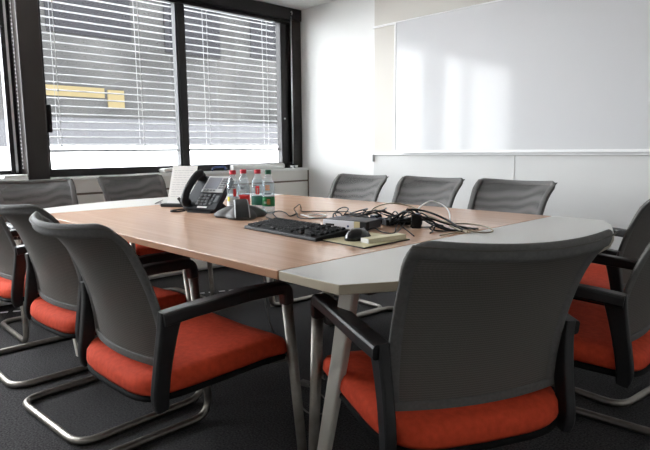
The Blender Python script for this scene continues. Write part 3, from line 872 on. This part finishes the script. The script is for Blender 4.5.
def cable(key_, r, mt_, label, name='cable', cat='cable', plugs=()):
    pts = smoothpts(CAB[key_], 7)
    pts = [Vector((p.x, p.y, max(p.z, TT+r))) for p in pts]
    if not plugs:
        bm = bmesh.new(); tube(bm, pts, r, 8)
        o = link(name, bm, mt_, smooth=True)
    else:
        o = empty(name, (pts[0].x, pts[0].y, TT)); org = Vector(o.location)
        bm = bmesh.new(); tube(bm, [p-org for p in pts], r, 8); link('cord', bm, mt_, o, smooth=True)
        for end, sz, pm in plugs:
            p, q = (pts[0], pts[2]) if end == 0 else (pts[-1], pts[-3])
            at_ = p-org; at_.z = max(at_.z, sz[2]/2+.0005)
            plug(o, at_, q-p, sz, pm)
    return tag(o, label, cat, 'loose cables on the table')
cable('black_thin_loop', .0022, M['black'], 'thin black cord running from the speakerphone with a raised kink')
cable('black_lower', .0022, M['black'], 'thin black cord lying in front of the kinked cord, behind the keyboard')
cable('white_flat', .0030, M['cable_white'], 'short white cable loop lying flat behind the keyboard')
cable('coil_a', .0032, M['black'], 'black cable coiled behind the docking box with a blue plug', plugs=((1, (.055, .034, .017), M['vga']),))
cable('coil_b', .0036, M['black'], 'black cable looped over the docking box with two black plugs', plugs=((1, (.05, .034, .020), M['black']), (0, (.035, .016, .010), M['black'])))
cable('beige_arc', .0030, M['cable_beige'], 'beige cable rising in the longest arc over the tangle')
cable('thick_arc', .0048, M['black'], 'thick black cable humped over the middle of the tangle', plugs=((0, (.055, .032, .022), M['black']),))
cable('long', .0042, M['black'], 'black cable slanting to the right with a beige tip on the grey end', plugs=((1, (.034, .010, .008), M['cable_beige']),))
cable('white_arc', .0028, M['cable_white'], 'white cable standing up in an arch behind the tangle')
cable('beige_loop', .0028, M['cable_beige'], 'beige cable laid in a flat loop at the far right of the tangle')
cable('small_loop', .0022, M['black'], 'thin black cable with a narrow upright loop left of the power block')
cable('strand', .0024, M['black'], 'thin black strand crossing in front of the power block')
cable('grey_strand', .0022, M['cable_grey'], 'thin grey strand dropping towards the note block')
cable('run', .0024, M['black'], 'thin black cord trailing from mouse mat to the tangle')
cable('tiny_left', .0022, M['cable_grey'], 'short grey cord lying left of the standing sheet')
rnd = random.Random(11)
CAB['weave'] = None
for k in range(7):
    x0, y0 = -1.50+rnd.random()*.18, 1.66+rnd.random()*.12
    x1, y1 = -1.30+rnd.random()*.16, 1.66+rnd.random()*.16
    nx, ny = rnd.uniform(-.06, .06), rnd.uniform(-.06, .06); hz = rnd.uniform(.025, .075)
    CAB['weave'] = [(x0-.05, y0+ny, .745), (x0, y0, .755), (x0+(x1-x0)*.3+nx, y0+(y1-y0)*.3, TT+hz*.8), (x0+(x1-x0)*.55, y0+(y1-y0)*.5+ny, TT+hz), (x0+(x1-x0)*.85-nx, y0+(y1-y0)*.8, TT+hz*.5), (x1, y1, .746), (x1+.06, y1-ny, .745)]
    cable('weave', .0022+.0006*(k % 3), M['black'], 'thin black cables woven through the middle of the tangle')
for k in range(5):
    x0, y0 = -1.70+.055*k+rnd.random()*.03, 1.67+rnd.random()*.05; q = .03+rnd.random()*.025
    CAB['weave'] = [(x0+q*1.5*math.cos(a*.9)+a*.006, y0+q*math.sin(a*.9)+.01*a, .748+.022*(1+math.sin(a*.9+k))) for a in range(0, 9)]
    cable('weave', .0024+.0005*(k % 2), M['black'], 'thin black cord coiled in loops behind the docking box')
t = empty('video_connector', (-1.505, 1.735, TT), R(-30))
box('shell', (-.025, .018, -.018, .018, 0, .030), M['vga'], t, .003)
box('metal_rim', (.018, .026, -.013, .013, .008, .022), M['silver'], t, .001)
for yy in (-.0205, .0205):
    bm = bmesh.new(); tube(bm, [(-.02, yy, .015), (.024, yy, .015)], .004, 8); link('thumb_screw', bm, M['vga'], t, smooth=True)
tag(t, 'dark blue video connector block behind the docking box', 'connector')
t = empty('power_adapter', (-1.284, 1.712, TT), R(40))
box('body', (-.018, .018, -.015, .015, 0, .052), M['black'], t, .003)
box('pin_plate', (-.012, .012, -.010, .010, .052, .056), M['vga'], t)
tag(t, 'black upright power block standing in the cable tangle', 'power adapter')
t = empty('power_strip', (-1.40, 1.755, TT), R(35))
box('body', (-.09, .09, -.02, .02, 0, .022), M['black'], t, .003)
for k in range(3): box('socket', (-.075+.055*k, -.04+.055*k, -.0145, .0145, .022, .0235), M['key_grey'], t)
tag(t, 'small black socket strip under the crossing cables', 'power strip')

# ------------------------------------------------------------------ things on the ledge
LZ = .858
t = empty('paper_stack', (-4.135, 1.12, LZ), 0)
box('lower_sheets', (-.055, .052, -.15, .14, 0, .012), M['paper'], t, .001)
box('upper_sheets', (-.045, .045, -.085, .09, .012, .030), M['paper'], t, .003, mtx=Matrix.Rotation(R(4), 4, 'Z'))
tag(t, 'small stack of white papers on the ledge by the dark post', 'paper stack')
t = empty('paper_pile', (-4.14, 2.31, LZ), 0)
box('loose_sheets', (-.05, .05, -.33, .15, 0, .006), M['paper'], t, .001)
bm = bmesh.new(); rbar(bm, smoothpts([(0, -.13, .018), (0, -.11, .026), (0, .0, .030), (0, .11, .027), (0, .14, .018)], 4), .085, .026, (1, 0, 0)); link('folded_sheets', bm, M['paper'], t)
tag(t, 'white folded papers on the ledge above the standing sheet', 'paper stack')
t = empty('tape_roll', (-4.13, 2.475, LZ), 0)
bm = bmesh.new(); lathe(bm, [(.010, 0), (.022, 0), (.022, .018), (.010, .018)], 20, cap=False); link('tape', bm, M['olive'], t)
bm = bmesh.new(); lathe(bm, [(.0100, .001), (.0092, .001), (.0092, .017), (.0100, .017)], 20, cap=False); link('core', bm, M['paper'], t)
tag(t, 'olive tape roll on the ledge behind the desk phone', 'tape')
bm = bmesh.new(); tube(bm, smoothpts([(0, -.075, .006), (0, -.062, .026), (0, -.035, .036), (0, .03, .037), (0, .055, .032), (0, .062, .012)], 5), .008, 10)
o = link('blue_strap', bm, M['blue'], smooth=True); o.location = (-4.14, 2.72, LZ)
tag(o, 'blue arched strap on the ledge left of the white tube', 'strap')
t = empty('poster_tube', (-4.135, 3.13, LZ), 0)
bm = bmesh.new(); tube(bm, [(0, -.28, .026), (0, .29, .026)], .026, 20); link('tube', bm, M['paper'], t, smooth=True)
for yy in (-.28, .29):
    bm = bmesh.new(); tube(bm, [(0, yy-.006, .026), (0, yy+.006, .026)], .0272, 20); link('end_cap', bm, M['label_white'], t)
tag(t, 'long white rolled poster tube on the ledge above the bottles', 'poster tube')
for k, (y, lab) in enumerate(((3.535, 'small white cup on the ledge by the window corner, the left one'), (3.585, 'small white cup on the ledge by the window corner, the right one'))):
    t = empty('small_cup', (-4.13, y, LZ))
    bm = bmesh.new(); lathe(bm, [(.012, 0), (.018, .026), (.0165, .026), (.011, .003)], 16); link('cup', bm, M['label_white'], t, smooth=True)
    bm = bmesh.new(); lathe(bm, [(.019, .0255), (.019, .028), (.0165, .028), (.0165, .0255)], 16, cap=False); link('rim', bm, M['paper'], t)
    tag(t, lab, 'cup', 'small cups at the window corner')

# ------------------------------------------------------------------ on the floor
bm = bmesh.new()  # white dashes laid on the carpet in place of spots of sunlight
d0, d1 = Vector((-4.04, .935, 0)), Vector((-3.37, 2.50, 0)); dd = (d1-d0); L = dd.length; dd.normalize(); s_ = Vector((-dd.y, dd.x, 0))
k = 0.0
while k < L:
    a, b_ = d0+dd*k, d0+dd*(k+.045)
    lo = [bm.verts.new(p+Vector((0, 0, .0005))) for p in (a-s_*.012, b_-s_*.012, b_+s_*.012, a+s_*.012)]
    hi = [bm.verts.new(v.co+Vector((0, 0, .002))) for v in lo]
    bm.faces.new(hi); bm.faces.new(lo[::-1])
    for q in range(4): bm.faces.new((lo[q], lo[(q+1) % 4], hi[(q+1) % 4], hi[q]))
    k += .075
o = link('painted_sun_dashes', bm, M['label_white']); tag(o, 'dashed white line of painted sun spots on the dark carpet under the table', 'painted sun spots')
t = empty('hanging_cable', (-1.80, 1.50, 0))
bm = bmesh.new(); pts = [(-2.05, 1.56, .716), (-2.06, 1.57, .45), (-1.95, 1.52, .27), (-1.80, 1.50, .12), (-1.66, 1.43, .03), (-1.56, 1.40, .012), (-1.52, 1.46, .01), (-1.62, 1.54, .01), (-1.78, 1.58, .01)]
tube(bm, [p-Vector((-1.80, 1.50, 0)) for p in smoothpts(pts, 7)], .0035, 8); link('cord', bm, M['cable_grey'], t, smooth=True)
plug(t, (.02, .08, .011), (1, .2, 0), (.05, .03, .02), M['cable_grey'])
tag(t, 'grey cable hanging from under the table to the carpet', 'cable')
